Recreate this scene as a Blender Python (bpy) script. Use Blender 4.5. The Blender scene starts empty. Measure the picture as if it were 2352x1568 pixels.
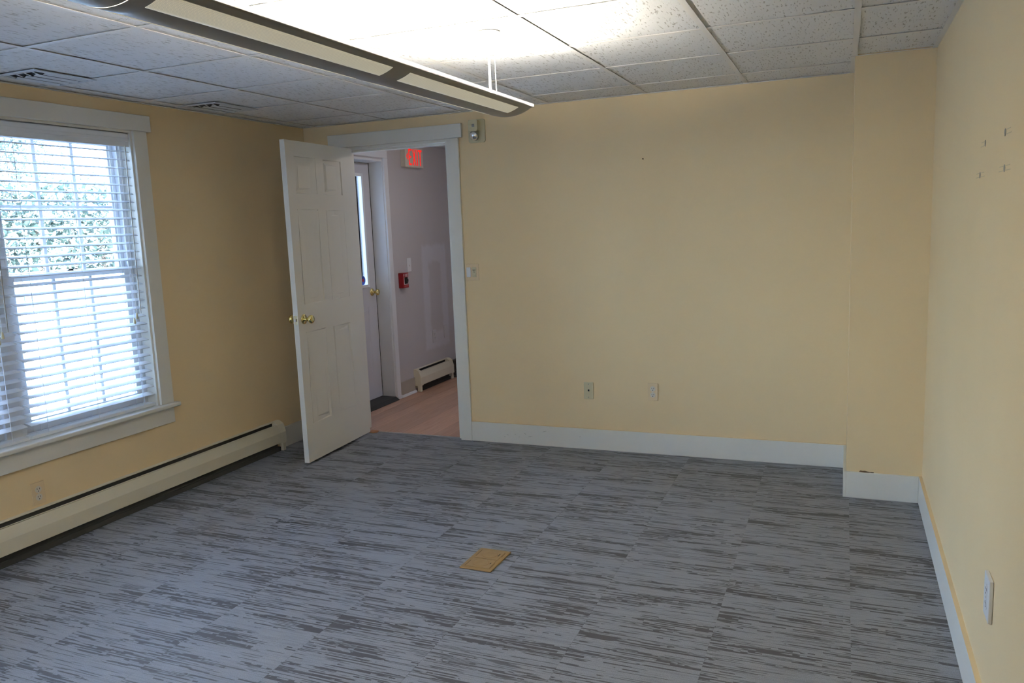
import bpy, bmesh, math, random
from mathutils import Matrix, Vector
random.seed(7)
S = bpy.context.scene
COL = S.collection
# ------------------------------------------------------------------ camera, light, exposure
def look(yaw, pitch, roll):
    cy, sy = math.cos(yaw), math.sin(yaw)
    f = Vector((-sy*math.cos(pitch), cy*math.cos(pitch), math.sin(pitch)))
    r = Vector((cy, sy, 0)); u = r.cross(f)
    r2 = r*math.cos(roll)+u*math.sin(roll); u2 = -r*math.sin(roll)+u*math.cos(roll)
    return Matrix((r2, u2, -f)).transposed()
cd = bpy.data.cameras.new('camera'); cam = bpy.data.objects.new('camera', cd); COL.objects.link(cam)
cam.matrix_world = Matrix.Translation((3.6142, -4.877, 1.4798)) @ look(.3981, -.1456, -.04).to_4x4()
cd.sensor_width = 36; cd.lens = 1828.5245/2352*36; cd.clip_start = .05; cd.clip_end = 300
S.camera = cam
S.view_settings.view_transform = 'Standard'; S.view_settings.look = 'None'
S.view_settings.exposure = -0.20; S.view_settings.gamma = 1.0
try: S.view_settings.use_curve_mapping = False
except Exception: pass
SKY, SUN, LAMP, PANELGLOW = 29.0, 480.0, 136.0, .33
wd = bpy.data.worlds.new('sky'); S.world = wd; wd.use_nodes = True
nt = wd.node_tree; nt.nodes.clear()
out = nt.nodes.new('ShaderNodeOutputWorld'); bg = nt.nodes.new('ShaderNodeBackground')
tc = nt.nodes.new('ShaderNodeTexCoord'); sx = nt.nodes.new('ShaderNodeSeparateXYZ'); rp = nt.nodes.new('ShaderNodeValToRGB')
nt.links.new(tc.outputs['Generated'], sx.inputs[0]); nt.links.new(sx.outputs['Z'], rp.inputs[0])
nt.links.new(rp.outputs[0], bg.inputs[0]); nt.links.new(bg.outputs[0], out.inputs[0])
e = rp.color_ramp.elements; e[0].position = 0; e[0].color = (.60, .77, 1, 1); e[1].position = .8; e[1].color = (.28, .47, 1, 1)
bg.inputs[1].default_value = SKY
sl = bpy.data.lights.new('sun', 'SUN'); so = bpy.data.objects.new('sun', sl); COL.objects.link(so)
sl.energy = SUN; sl.angle = .01; sl.color = (.70, .82, 1)
so.rotation_euler = Vector((-.62, -.25, -.75)).to_track_quat('-Z', 'Y').to_euler(); so.location = (6, -4, 12)

W, H = 3.998, 2.2225
YB = -6.1            # wall behind the camera
TB = .12             # thickness of the far wall
# ------------------------------------------------------------------ materials
def mat(name, col, rough=.5, metal=0., emit=0., ecol=None, spec=None, noise=0., nscale=40., bump=0., bscale=200., trans=0.):
    m = bpy.data.materials.new(name); m.use_nodes = True; t = m.node_tree; b = t.nodes['Principled BSDF']
    b.inputs['Base Color'].default_value = (*col, 1); b.inputs['Roughness'].default_value = rough; b.inputs['Metallic'].default_value = metal
    if spec is not None: b.inputs['Specular IOR Level'].default_value = spec
    if emit: b.inputs['Emission Color'].default_value = (*(ecol or col), 1); b.inputs['Emission Strength'].default_value = emit
    if trans: b.inputs['Transmission Weight'].default_value = trans
    if noise or bump:
        c = t.nodes.new('ShaderNodeTexCoord')
    if noise:
        n = t.nodes.new('ShaderNodeTexNoise'); n.inputs['Scale'].default_value = nscale; n.inputs['Detail'].default_value = 4
        t.links.new(c.outputs['Object'], n.inputs['Vector'])
        x = t.nodes.new('ShaderNodeMix'); x.data_type = 'RGBA'
        x.inputs['A'].default_value = (*[v*(1-noise) for v in col], 1); x.inputs['B'].default_value = (*[min(1, v*(1+noise)) for v in col], 1)
        t.links.new(n.outputs['Fac'], x.inputs['Factor']); t.links.new(x.outputs['Result'], b.inputs['Base Color'])
    if bump:
        n2 = t.nodes.new('ShaderNodeTexNoise'); n2.inputs['Scale'].default_value = bscale; n2.inputs['Detail'].default_value = 3
        bp = t.nodes.new('ShaderNodeBump'); bp.inputs['Strength'].default_value = bump; bp.inputs['Distance'].default_value = .002
        t.links.new(c.outputs['Object'], n2.inputs['Vector']); t.links.new(n2.outputs['Fac'], bp.inputs['Height']); t.links.new(bp.outputs[0], b.inputs['Normal'])
    return m
WALLC = (.82, .64, .375)
M_wall = mat('cream wall paint', WALLC, .6, spec=.25, noise=.03, nscale=3, bump=.12, bscale=260)
M_trim = mat('white trim paint', (.80, .77, .68), .38, bump=.05, bscale=120)
M_door = mat('white door paint', (.80, .765, .68), .42, bump=.05, bscale=150)
M_heat = mat('cream enamel', (.74, .68, .52), .4)
M_dark = mat('dark void', (.02, .02, .018), .8)  # also paints the shade inside heaters and vents
M_fin = mat('grey damper metal', (.30, .29, .26), .45, .6)
M_brass = mat('polished brass', (.80, .68, .30), .13, 1.)
M_brassp = mat('pale brass plate', (.86, .78, .5), .25, 1.)
M_steel = mat('bright steel', (.8, .8, .8), .2, 1.)
M_white = mat('white plastic', (.80, .80, .80), .35)
M_cream = mat('cream plastic plate', (.78, .60, .36), .4)
M_beige = mat('ivory plastic', (.62, .55, .34), .4)
M_recep = mat('pale receptacle plastic', (.72, .66, .56), .35)
M_slot = mat('slot black', (.02, .018, .015), .7)
M_bwhite = mat('blind slat white', (.84, .86, .88), .35)
M_vinyl = mat('window vinyl', (.80, .80, .80), .4)
M_tee = mat('ceiling grid enamel', (.86, .83, .78), .5)
M_plenum = mat('plenum board', (.12, .12, .12), .9)
M_fix = mat('light fixture enamel', (.22, .21, .185), .35)
M_lens = mat('glowing lens', (1, 1, 1), .5, emit=LAMP, ecol=(1, .94, .83))
M_lip = mat('translucent lip', (.9, .9, .88), .4, emit=1.1, ecol=(1, .97, .92))
M_rod = mat('white rod', (.9, .9, .88), .4)
M_vent = mat('register enamel', (.66, .68, .70), .45)
M_hall = mat('grey hall wall', (.62, .58, .57), .6, noise=.04, nscale=4)
M_hbase = mat('unpainted skim strip', (.42, .36, .29), .6, noise=.05, nscale=8)
M_mat = mat('black rubber', (.03, .032, .035), .6, bump=.3, bscale=300)
M_red = mat('red alarm enamel', (.30, .006, .010), .3)
M_text = mat('printed white', (.8, .75, .75), .5)
M_exit = mat('exit red', (.9, .02, .01), .5, emit=.75, ecol=(1, .02, .01))
M_exitb = mat('exit housing', (.72, .66, .56), .45)
M_glassclear = mat('clear plastic lens', (.75, .78, .84), .12, 1.)
M_brick = mat('dark brick', (.06, .055, .05), .85, noise=.5, nscale=20, bump=.6, bscale=60)
M_wood = mat('bare orange wood', (.45, .20, .07), .5, noise=.3, nscale=30)
M_floorbox = mat('tan floor plate', (.24, .145, .05), .45, noise=.12, nscale=25)
M_floorbox2 = mat('worn tan lid', (.25, .16, .07), .5, noise=.2, nscale=35)
M_chip = mat('torn drywall', (.10, .06, .03), .9)
M_pencil = mat('pencil', (.62, .51, .33), .9)
M_scuff = mat('rubber scuff', (.30, .26, .18), .9)
M_anchor = mat('dark hole', (.34, .30, .24), .9)
M_ground = mat('pale paving', (.55, .55, .53), .9, noise=.1, nscale=.5)
M_leaf = mat('leaf green', (.060, .085, .066), .6, noise=.5, nscale=2)
M_bark = mat('bark', (.16, .11, .08), .9)
M_shed = mat('blue grey siding', (.05, .07, .085), .7)
M_ext = mat('exterior siding', (.55, .42, .40), .8)
M_decalb = mat('decal blue', (.02, .06, .35), .4)
M_decalr = mat('decal red', (.6, .03, .03), .4)
M_skim = mat('joint compound', (.50, .48, .50), .7, noise=.08, nscale=12)

def glass():
    m = bpy.data.materials.new('window glass'); m.use_nodes = True; t = m.node_tree; t.nodes.clear()
    o = t.nodes.new('ShaderNodeOutputMaterial'); mx = t.nodes.new('ShaderNodeMixShader'); tr = t.nodes.new('ShaderNodeBsdfTransparent'); gl = t.nodes.new('ShaderNodeBsdfGlossy')
    tr.inputs[0].default_value = (.95, .98, .98, 1); gl.inputs['Roughness'].default_value = .02
    fr = t.nodes.new('ShaderNodeFresnel'); fr.inputs[0].default_value = 1.45
    t.links.new(fr.outputs[0], mx.inputs[0]); t.links.new(tr.outputs[0], mx.inputs[1]); t.links.new(gl.outputs[0], mx.inputs[2]); t.links.new(mx.outputs[0], o.inputs[0])
    return m
M_glass = glass()

class G:
    "tiny node-graph helper"
    def __init__(s, name):
        s.m = bpy.data.materials.new(name); s.m.use_nodes = True; s.t = s.m.node_tree; s.b = s.t.nodes['Principled BSDF']
    def put(s, sock, v):
        if isinstance(v, (int, float)): sock.default_value = v
        elif isinstance(v, tuple): sock.default_value = v
        else: s.t.links.new(v, sock)
    def math(s, op, a, b=0., c=0.):
        n = s.t.nodes.new('ShaderNodeMath'); n.operation = op
        for i, v in enumerate((a, b, c)): s.put(n.inputs[i], v)
        return n.outputs[0]
    def comb(s, x, y, z):
        n = s.t.nodes.new('ShaderNodeCombineXYZ')
        for i, v in enumerate((x, y, z)): s.put(n.inputs[i], v)
        return n.outputs[0]
    def noise(s, vec, scale=1., detail=2.):
        n = s.t.nodes.new('ShaderNodeTexNoise'); s.put(n.inputs['Vector'], vec); n.inputs['Scale'].default_value = scale; n.inputs['Detail'].default_value = detail
        return n.outputs['Fac']
    def white(s, vec):
        n = s.t.nodes.new('ShaderNodeTexWhiteNoise'); n.noise_dimensions = '3D'; s.put(n.inputs['Vector'], vec); return n.outputs['Value']
    def step(s, v, a, b):
        n = s.t.nodes.new('ShaderNodeMapRange'); n.interpolation_type = 'SMOOTHSTEP'; s.put(n.inputs['Value'], v)
        n.inputs['From Min'].default_value = a; n.inputs['From Max'].default_value = b; return n.outputs[0]
    def mix(s, f, a, b):
        n = s.t.nodes.new('ShaderNodeMix'); n.data_type = 'RGBA'; s.put(n.inputs['Factor'], f); s.put(n.inputs['A'], a); s.put(n.inputs['B'], b); return n.outputs['Result']
    def bump(s, h, strength, dist):
        n = s.t.nodes.new('ShaderNodeBump'); n.inputs['Strength'].default_value = strength; n.inputs['Distance'].default_value = dist; s.put(n.inputs['Height'], h)
        s.t.links.new(n.outputs[0], s.b.inputs['Normal'])

def carpet():
    g = G('striated carpet'); c = g.t.nodes.new('ShaderNodeTexCoord'); s = g.t.nodes.new('ShaderNodeSeparateXYZ'); g.t.links.new(c.outputs['Object'], s.inputs[0])
    oi = g.t.nodes.new('ShaderNodeObjectInfo'); rnd = g.math('MULTIPLY', oi.outputs['Random'], 57.3)
    x = g.math('ADD', s.outputs['X'], rnd); y = s.outputs['Y']
    d = g.noise(g.comb(g.math('MULTIPLY', x, 1.7), g.math('MULTIPLY', y, 11.), 3.), 1., 2.)
    def rows(freq, xf, seed):
        r = g.math('FLOOR', g.math('MULTIPLY', y, freq)); w = g.math('MULTIPLY', g.white(g.comb(r, rnd, seed)), 91.)
        return r, g.noise(g.comb(g.math('MULTIPLY', x, xf), w, seed), 1., .5)
    r1, n1 = rows(310., 4.2, 1.)
    a = g.step(g.math('ADD', n1, g.math('MULTIPLY', d, .35)), .765, .80)
    r2, n2 = rows(150., 4.0, 5.)
    cell = g.white(g.comb(g.math('FLOOR', g.math('MULTIPLY', x, 42.)), r2, 9.))
    b = g.step(g.math('ADD', g.math('ADD', n2, g.math('MULTIPLY', d, .8)), g.math('MULTIPLY', g.math('POWER', cell, 2.), -.10)), 0.975, 1.01)
    r3, n3 = rows(330., 7., 7.)
    m = g.math('MULTIPLY', g.step(n3, .5, .62), .22)
    dk = g.math('MINIMUM', g.math('ADD', g.math('ADD', g.math('MULTIPLY', a, .85), b), m), 1.)
    px = g.noise(c.outputs['Object'], 420., 2.); lo = g.noise(c.outputs['Object'], 9., 2.)
    f = g.math('ADD', g.math('MULTIPLY', px, 1.7), .15)
    li = g.mix(lo, (.205, .218, .245, 1), (.250, .264, .294, 1))
    cc = g.mix(dk, li, (.042, .043, .050, 1))
    v = g.t.nodes.new('ShaderNodeVectorMath'); v.operation = 'SCALE'; g.t.links.new(cc, v.inputs[0]); g.t.links.new(f, v.inputs['Scale'])
    g.t.links.new(v.outputs[0], g.b.inputs['Base Color']); g.b.inputs['Roughness'].default_value = .5
    g.b.inputs['Specular IOR Level'].default_value = .5
    g.bump(g.math('SUBTRACT', px, g.math('MULTIPLY', dk, .5)), .30, .003)
    return g.m
M_carpet = carpet()

def tile_mat():
    g = G('fissured ceiling tile'); c = g.t.nodes.new('ShaderNodeTexCoord'); s = g.t.nodes.new('ShaderNodeSeparateXYZ'); g.t.links.new(c.outputs['Object'], s.inputs[0])
    oi = g.t.nodes.new('ShaderNodeObjectInfo'); x = s.outputs['X']; y = s.outputs['Y']
    v = g.comb(g.math('MULTIPLY', x, 135.), g.math('MULTIPLY', y, 24.), g.math('MULTIPLY', oi.outputs['Random'], 40.))
    n = g.noise(v, 1., 3.); d = g.noise(g.comb(g.math('MULTIPLY', x, 300.), g.math('MULTIPLY', y, 200.), 2.), 1., 2.)
    h = g.step(n, .59, .67)
    col = g.mix(h, (.86, .85, .83, 1), (.54, .51, .46, 1))
    g.t.links.new(col, g.b.inputs['Base Color']); g.b.inputs['Roughness'].default_value = .85; g.b.inputs['Specular IOR Level'].default_value = .2
    g.bump(g.math('SUBTRACT', g.math('MULTIPLY', d, .4), h), .6, .003)
    return g.m
M_tile = tile_mat()

def perf_mat():
    g = G('perforated backlit panel'); c = g.t.nodes.new('ShaderNodeTexCoord'); s = g.t.nodes.new('ShaderNodeSeparateXYZ'); g.t.links.new(c.outputs['Object'], s.inputs[0])
    def dot(a, k): return g.math('ABSOLUTE', g.math('SUBTRACT', g.math('FRACT', g.math('MULTIPLY', a, k)), .5))
    p = g.math('LESS_THAN', g.math('ADD', g.math('POWER', dot(s.outputs['X'], 260.), 2.), g.math('POWER', dot(s.outputs['Y'], 260.), 2.)), .09)
    g.t.links.new(g.mix(p, (.60, .57, .44, 1), (.45, .42, .30, 1)), g.b.inputs['Base Color']); g.b.inputs['Roughness'].default_value = .5
    g.b.inputs['Emission Color'].default_value = (1, .93, .72, 1); g.put(g.b.inputs['Emission Strength'], g.math('MULTIPLY', g.math('ADD', p, .7), PANELGLOW))
    return g.m
M_perf = perf_mat()

def plank_mat():
    g = G('blond laminate plank'); c = g.t.nodes.new('ShaderNodeTexCoord'); s = g.t.nodes.new('ShaderNodeSeparateXYZ'); g.t.links.new(c.outputs['Object'], s.inputs[0])
    oi = g.t.nodes.new('ShaderNodeObjectInfo')
    n = g.noise(g.comb(g.math('MULTIPLY', s.outputs['X'], 70.), g.math('MULTIPLY', s.outputs['Y'], 5.), g.math('MULTIPLY', oi.outputs['Random'], 30.)), 1., 4.)
    col = g.mix(n, (.40, .20, .12, 1), (.66, .42, .30, 1))
    hs = g.t.nodes.new('ShaderNodeHueSaturation'); g.t.links.new(col, hs.inputs['Color']); g.put(hs.inputs['Value'], g.math('ADD', g.math('MULTIPLY', oi.outputs['Random'], .25), .85))
    g.t.links.new(hs.outputs[0], g.b.inputs['Base Color']); g.b.inputs['Roughness'].default_value = .32
    return g.m
M_plank = plank_mat()

# ------------------------------------------------------------------ mesh helpers
def tag(o, label=None, cat=None, group=None, kind=None):
    if label: o['label'] = label
    if cat: o['category'] = cat
    if group: o['group'] = group
    if kind: o['kind'] = kind
    return o
def thing(name, label, cat, loc=(0, 0, 0), rz=0, group=None):
    o = bpy.data.objects.new(name, None); COL.objects.link(o); o.location = loc; o.rotation_euler.z = rz; o.empty_display_size = .05
    return tag(o, label, cat, group)
def link(name, me, m, parent=None, loc=None):
    o = bpy.data.objects.new(name, me); COL.objects.link(o)
    if m is not None and not me.materials: me.materials.append(m)
    if parent is not None: o.parent = parent
    if loc is not None: o.location = loc
    return o
def done(bm, name, m, parent=None, loc=None, smooth=False, bevel=0., seg=1):
    if bevel:
        bmesh.ops.bevel(bm, geom=list(bm.edges), offset=bevel, segments=seg, profile=.5, affect='EDGES', clamp_overlap=True)
    bmesh.ops.recalc_face_normals(bm, faces=bm.faces)
    me = bpy.data.meshes.new(name); bm.to_mesh(me); bm.free()
    if smooth:
        for p in me.polygons: p.use_smooth = True
    return link(name, me, m, parent, loc)
def abox(bm, a, b):
    x0, y0, z0 = a; x1, y1, z1 = b
    v = [bm.verts.new(p) for p in ((x0, y0, z0), (x1, y0, z0), (x1, y1, z0), (x0, y1, z0), (x0, y0, z1), (x1, y0, z1), (x1, y1, z1), (x0, y1, z1))]
    for f in ((0, 3, 2, 1), (4, 5, 6, 7), (0, 1, 5, 4), (1, 2, 6, 5), (2, 3, 7, 6), (3, 0, 4, 7)): bm.faces.new([v[i] for i in f])
def box(name, a, b, m, parent=None, bevel=0., seg=1, loc=None):
    bm = bmesh.new(); abox(bm, a, b); return done(bm, name, m, parent, loc, bevel=bevel, seg=seg)
def boxes(name, bs, m, parent=None, bevel=0., loc=None):
    bm = bmesh.new()
    for a, b in bs: abox(bm, a, b)
    return done(bm, name, m, parent, loc, bevel=bevel)
def cyl(bm, p0, p1, r0, r1=None, n=20):
    r1 = r0 if r1 is None else r1
    p0, p1 = Vector(p0), Vector(p1); d = (p1-p0).normalized(); q = d.to_track_quat('Z', 'Y')
    A, B = [], []
    for i in range(n):
        t = 2*math.pi*i/n; o = q @ Vector((math.cos(t), math.sin(t), 0)); A.append(bm.verts.new(p0+o*r0)); B.append(bm.verts.new(p1+o*r1))
    for i in range(n): j = (i+1) % n; bm.faces.new((A[i], A[j], B[j], B[i]))
    bm.faces.new(A[::-1]); bm.faces.new(B)
def rod(name, p0, p1, r, m, parent=None, n=12):
    bm = bmesh.new(); cyl(bm, p0, p1, r, n=n); o = done(bm, name, m, parent)
    return o
def lathe(bm, prof, origin, axis, n=28):
    q = Vector(axis).to_track_quat('Z', 'Y'); o = Vector(origin); rings = []
    for r, h in prof:
        rings.append([bm.verts.new(o + q @ Vector((max(r, 1e-5)*math.cos(2*math.pi*i/n), max(r, 1e-5)*math.sin(2*math.pi*i/n), h))) for i in range(n)])
    for a, b in zip(rings, rings[1:]):
        for i in range(n): j = (i+1) % n; bm.faces.new((a[i], a[j], b[j], b[i]))
    bm.faces.new(rings[0][::-1]); bm.faces.new(rings[-1])
def prism(name, poly, lo, hi, axis, m, parent=None, bevel=0., loc=None):
    "poly in the two other axes (cyclic order), extruded along axis"
    bm = bmesh.new()
    def P(u, v, w): return {'x': (w, u, v), 'y': (u, w, v), 'z': (u, v, w)}[axis]
    A = [bm.verts.new(P(u, v, lo)) for u, v in poly]; B = [bm.verts.new(P(u, v, hi)) for u, v in poly]
    n = len(poly); bm.faces.new(A); bm.faces.new(B[::-1])
    for i in range(n): j = (i+1) % n; bm.faces.new((A[i], B[i], B[j], A[j]))
    return done(bm, name, m, parent, loc, bevel=bevel)
def rbox_pts(x0, x1, y0, y1, r, n=5):
    pts = []
    for cx, cy, a in ((x1-r, y1-r, 0), (x0+r, y1-r, 90), (x0+r, y0+r, 180), (x1-r, y0+r, 270)):
        for i in range(n+1): t = math.radians(a+90*i/n); pts.append((cx+r*math.cos(t), cy+r*math.sin(t)))
    return pts
def struct(o): o['kind'] = 'structure'; return o

# ------------------------------------------------------------------ walls
cx0, cdep, bbh, bbt = 3.6446, .511, .1376, .015
DX0, DX1, DZ = .322, 1.155, 2.062        # doorway in the far wall
WY1, WY0, WZ0, WZ1 = -1.535, -3.07, .515, 2.069   # double window opening in the left wall
BX0, BX1 = .36, 1.00                     # unseen window behind the camera, added for more daylight
EY0, EY1, EZ1 = .14, 1.055, 2.066        # exterior door opening in the hall
XO = -.17                                # outside face of the exterior wall
HB, HR = 3.3, 1.75                       # hall far end and right side
ZT = H+.16
struct(boxes('wall_left', [((XO, YB-.12, -.1), (0, WY0, ZT)), ((XO, WY1, -.1), (0, EY0, ZT)), ((XO, WY0, -.1), (0, WY1, WZ0)), ((XO, WY0, WZ1), (0, WY1, ZT))], M_wall))
struct(boxes('wall_back', [((0, 0, -.1), (DX0, TB, ZT)), ((DX1, 0, -.1), (W+.12, TB, ZT)), ((DX0, 0, DZ), (DX1, TB, ZT))], M_wall))
struct(box('wall_right', (W, YB-.12, -.1), (W+.12, 0, ZT), M_wall))
struct(boxes('wall_front', [((0, YB-.12, -.1), (BX0, YB, ZT)), ((BX1, YB-.12, -.1), (W, YB, ZT)), ((BX0, YB-.12, -.1), (BX1, YB, WZ0)), ((BX0, YB-.12, WZ1), (BX1, YB, ZT))], M_wall))
col = struct(box('wall_column', (cx0, -cdep, 0), (W, 0, ZT), M_wall))
# hall shell
def hall_wall_mat():
    g = G('patched hall wall'); c = g.t.nodes.new('ShaderNodeTexCoord'); s = g.t.nodes.new('ShaderNodeSeparateXYZ'); g.t.links.new(c.outputs['Object'], s.inputs[0])
    y, z = s.outputs['Y'], s.outputs['Z']; w = g.math('MULTIPLY', g.math('SUBTRACT', g.noise(c.outputs['Object'], 9., 3.), .5), .09)
    yy = g.math('ADD', y, w); zz = g.math('ADD', z, w)
    def band(v, a, b, e=.025): return g.math('MULTIPLY', g.step(v, a-e, a+e), g.math('SUBTRACT', 1., g.step(v, b-e, b+e)))
    zr = band(zz, .34, 1.32); yr = band(yy, 1.64, 2.12)
    ring = g.math('SUBTRACT', g.math('MULTIPLY', zr, yr), g.math('MULTIPLY', band(zz, .50, 1.16), band(yy, 1.76, 2.0)))
    col = g.mix(g.math('MULTIPLY', ring, .75), (.56, .52, .51, 1), (.66, .64, .66, 1))
    g.t.links.new(col, g.b.inputs['Base Color']); g.b.inputs['Roughness'].default_value = .65
    return g.m
struct(boxes('wall_hall_left', [((XO, EY1, -.1), (0, HB, ZT)), ((XO, EY0, EZ1), (0, EY1, ZT))], hall_wall_mat()))
struct(boxes('wall_hall_right', [((HR, TB, -.1), (HR+.1, HB, ZT)), ((XO, HB, -.1), (HR+.1, HB+.1, ZT))], M_hall))
# floor: carpet tiles
fl = struct(boxes('floor', [((XO, YB-.12, -.14), (W+.12, TB*.25, -.010)), ((XO, TB*.25, -.14), (HR+.1, HB, -.012))], M_plenum))
P = .4575
tm = {}
def tile_mesh(w, l, kind):
    k = (round(w, 3), round(l, 3), kind)
    if k not in tm:
        bm = bmesh.new(); abox(bm, (-w/2, -l/2, -.010), (w/2, l/2, 0))
        top = [ed for ed in bm.edges if all(v.co.z > -.001 for v in ed.verts)]
        bmesh.ops.bevel(bm, geom=top, offset=.0005, segments=1, affect='EDGES')
        me = bpy.data.meshes.new(kind); bm.to_mesh(me); bm.free(); tm[k] = me
    return tm[k]
xs = [0]+[3.66-P*i for i in range(8, -1, -1) if 3.66-P*i > .05]+[W]
for i, (a, b) in enumerate(zip(xs, xs[1:])):
    off = [-.31, -.53, -.42, -.64][i % 4] % P
    y = YB; cuts = [YB]; k = 0
    ys = sorted([-off-P*j for j in range(15)])
    cuts += [v for v in ys if YB+.03 < v < -.03]+[.0]
    for c0, c1 in zip(cuts, cuts[1:]):
        if a > cx0-.05 and c0 > -cdep-.1 and False: continue
        w, l = b-a-.0002, c1-c0-.0002
        o = link('carpet_tile', tile_mesh(w, l, 'carpet_tile'), M_carpet, fl, ((a+b)/2, (c0+c1)/2, 0))
o = link('carpet_tile', tile_mesh(DX1-DX0-.002, .028, 'carpet_tile'), M_carpet, fl, ((DX0+DX1)/2, .0145, 0))
# hall planks running away from the doorway
x = 0.0; i = 0
while x < HR-.01:
    w = min(.127, HR-x); y = .036; k = 0
    while y < HB-.01:
        l = min([.62, 1.22, .9][i % 3] if k == 0 else 1.22, HB-y)
        link('plank', tile_mesh(w-.001, l-.001, 'plank'), M_plank, fl, (x+w/2, y+l/2, -.002)); y += l; k += 1
    x += w; i += 1
# door sill strips
struct(box('trim_threshold', (DX0+.010, .026, -.004), (DX1, .040, .004), M_steel, bevel=.0015))
struct(prism('trim_sill_end', [(.385, .0), (.425, -.010), (.452, .015), (.440, .045), (.385, .045)], 0, .008, 'z', M_wood))

# ------------------------------------------------------------------ ceiling
GX = [.11, .693, 1.275, 1.879, 2.498, 3.077, 3.643]; GY = [-.331, -.922, -1.488, -2.067, -2.640, -3.22, -3.80, -4.38, -4.96, -5.54]
ce = struct(boxes('ceiling', [((XO, YB-.12, H+.10), (W+.12, TB*.5, H+.16)), ((XO, TB*.5, H+.03), (HR+.1, HB+.1, H+.16))], M_plenum))
def ctile(x0, x1, y0, y1, parent=ce):
    g_ = .004; w, l = x1-x0-2*g_, y1-y0-2*g_
    k = (round(w, 3), round(l, 3), 'ct')
    if k not in tm:
        bm = bmesh.new(); abox(bm, (-w/2, -l/2, 0), (w/2, l/2, .014)); me = bpy.data.meshes.new('ceiling_tile'); bmesh.ops.recalc_face_normals(bm, faces=bm.faces); bm.to_mesh(me); bm.free(); tm[k] = me
    link('ceiling_tile', tm[k], M_tile, parent, ((x0+x1)/2, (y0+y1)/2, H+.0052))
XX = [0]+GX+[W]; YY = [0]+GY+[YB]
for a, b in zip(XX, XX[1:]):
    for c1, c0 in zip(YY, YY[1:]):
        if b == W and c1 == 0: continue
        if b == W and c1 == -.331: c1 = -cdep
        if b == W: pass
        if b == XX[-2] or True: ctile(a, b, c0, c1)
tw = .012
for gx in GX:
    y1 = -.012 if gx < 3.6 else -cdep-.004
    boxes('main_tee', [((gx-tw, YB, H), (gx+tw, y1, H+.0015)), ((gx-.001, YB, H+.0015), (gx+.001, y1, H+.035))], M_tee, ce)
for gy in GY:
    for a, b in zip(XX, XX[1:]):
        if b == W and gy > -cdep: continue
        aa = a+tw if a else .018; bb = b-tw if b != W else W-.018
        boxes('cross_tee', [((aa, gy-tw, H+.0006), (bb, gy+tw, H+.0021)), ((aa, gy-.001, H+.0021), (bb, gy+.001, H+.03))], M_tee, ce)
def angle(name, a, b, vert):
    boxes(name, [(a, b), vert], M_tee, ce)
boxes('wall_angle', [((0, YB, H-.0012), (.021, 0, H+.0003)), ((0, YB, H), (.0015, 0, H+.025))], M_tee, ce)
boxes('wall_angle', [((0, -.021, H-.0012), (cx0, 0, H+.0003)), ((0, -.0015, H), (cx0, 0, H+.025))], M_tee, ce)
boxes('wall_angle', [((cx0-.021, -cdep-.001, H-.0018), (cx0, -.021, H-.0002))], M_tee, ce)
boxes('wall_angle', [((cx0, -cdep-.006, H-.0012), (W, -cdep, H+.0003))], M_tee, ce)
boxes('wall_angle', [((W-.021, YB, H-.0012), (W, -cdep, H+.0003)), ((W-.0015, YB, H), (W, -cdep, H+.025))], M_tee, ce)
M_hceil = mat('grey hall ceiling', (.66, .64, .64), .7)
box('hall_ceiling_board', (XO, TB, H+.008), (HR+.1, HB, H+.03), M_hceil, ce)

# ------------------------------------------------------------------ baseboards and casings
def bb(name, a, b): return struct(box(name, a, b, M_trim, bevel=.002))
bb('baseboard_back', (1.2385, -bbt, 0), (cx0-.0005, 0, bbh))
bb('baseboard_left', (0, -.535, 0), (bbt, 0, bbh+.004))
o = struct(boxes('baseboard_column', [((cx0-bbt, -cdep-bbt, 0), (cx0, -bbt-.0005, bbh)), ((cx0, -cdep-bbt, 0), (W-bbt-.0005, -cdep, bbh))], M_trim, bevel=.0015))
br_ = bb('baseboard_right', (W-bbt, YB, 0), (W, -cdep-.0005, bbh))
box('painted_top', (W-bbt+.0003, YB, bbh), (W, -cdep-.0005, bbh+.0012), M_wall, br_)
box('painted_top', (1.2385, -bbt+.001, bbh), (cx0-.0005, 0, bbh+.0008), M_wall, bpy.data.objects['baseboard_back'])
# chip torn out above the column baseboard
bm = bmesh.new(); pts = [(3.706, .1395), (3.712, .1465), (3.722, .1440), (3.733, .1455), (3.745, .1425), (3.757, .1405), (3.768, .1420), (3.777, .1400), (3.774, .1378), (3.752, .1378), (3.731, .1378)]
A = [bm.verts.new((u, -cdep-.0035 if k % 2 else -cdep-.006, v)) for k, (u, v) in enumerate(pts)]; B = [bm.verts.new((u, -cdep+.001, v)) for u, v in pts]
bm.faces.new(A)
for k in range(len(pts)): j = (k+1) % len(pts); bm.faces.new((A[k], B[k], B[j], A[j]))
done(bm, 'paint_chip', M_chip, col)
# scuffs on the back baseboard are thin raised rubber streaks
bsc = bpy.data.objects['baseboard_back']
bm = bmesh.new()
for (sx_, sz_, ln_, an_) in ((1.50, .062, .022, -.25), (1.56, .068, .012, -.1), (1.63, .080, .020, -.5), (1.655, .056, .040, .12), (1.76, .094, .040, .25), (1.48, .046, .016, -.1), (2.02, .078, .016, .25), (1.59, .050, .010, .1)):
    d_ = Vector((math.cos(an_), 0, math.sin(an_)))*ln_; c_ = Vector((sx_, -bbt-.0004, sz_)); n_ = Vector((-math.sin(an_), 0, math.cos(an_)))*.0012
    v = [bm.verts.new(p) for p in (c_, c_+d_*.5+n_, c_+d_, c_+d_*.5-n_)]; bm.faces.new(v)
o = done(bm, 'scuff_marks', M_scuff, bsc); o['kind'] = 'stuff'

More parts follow.
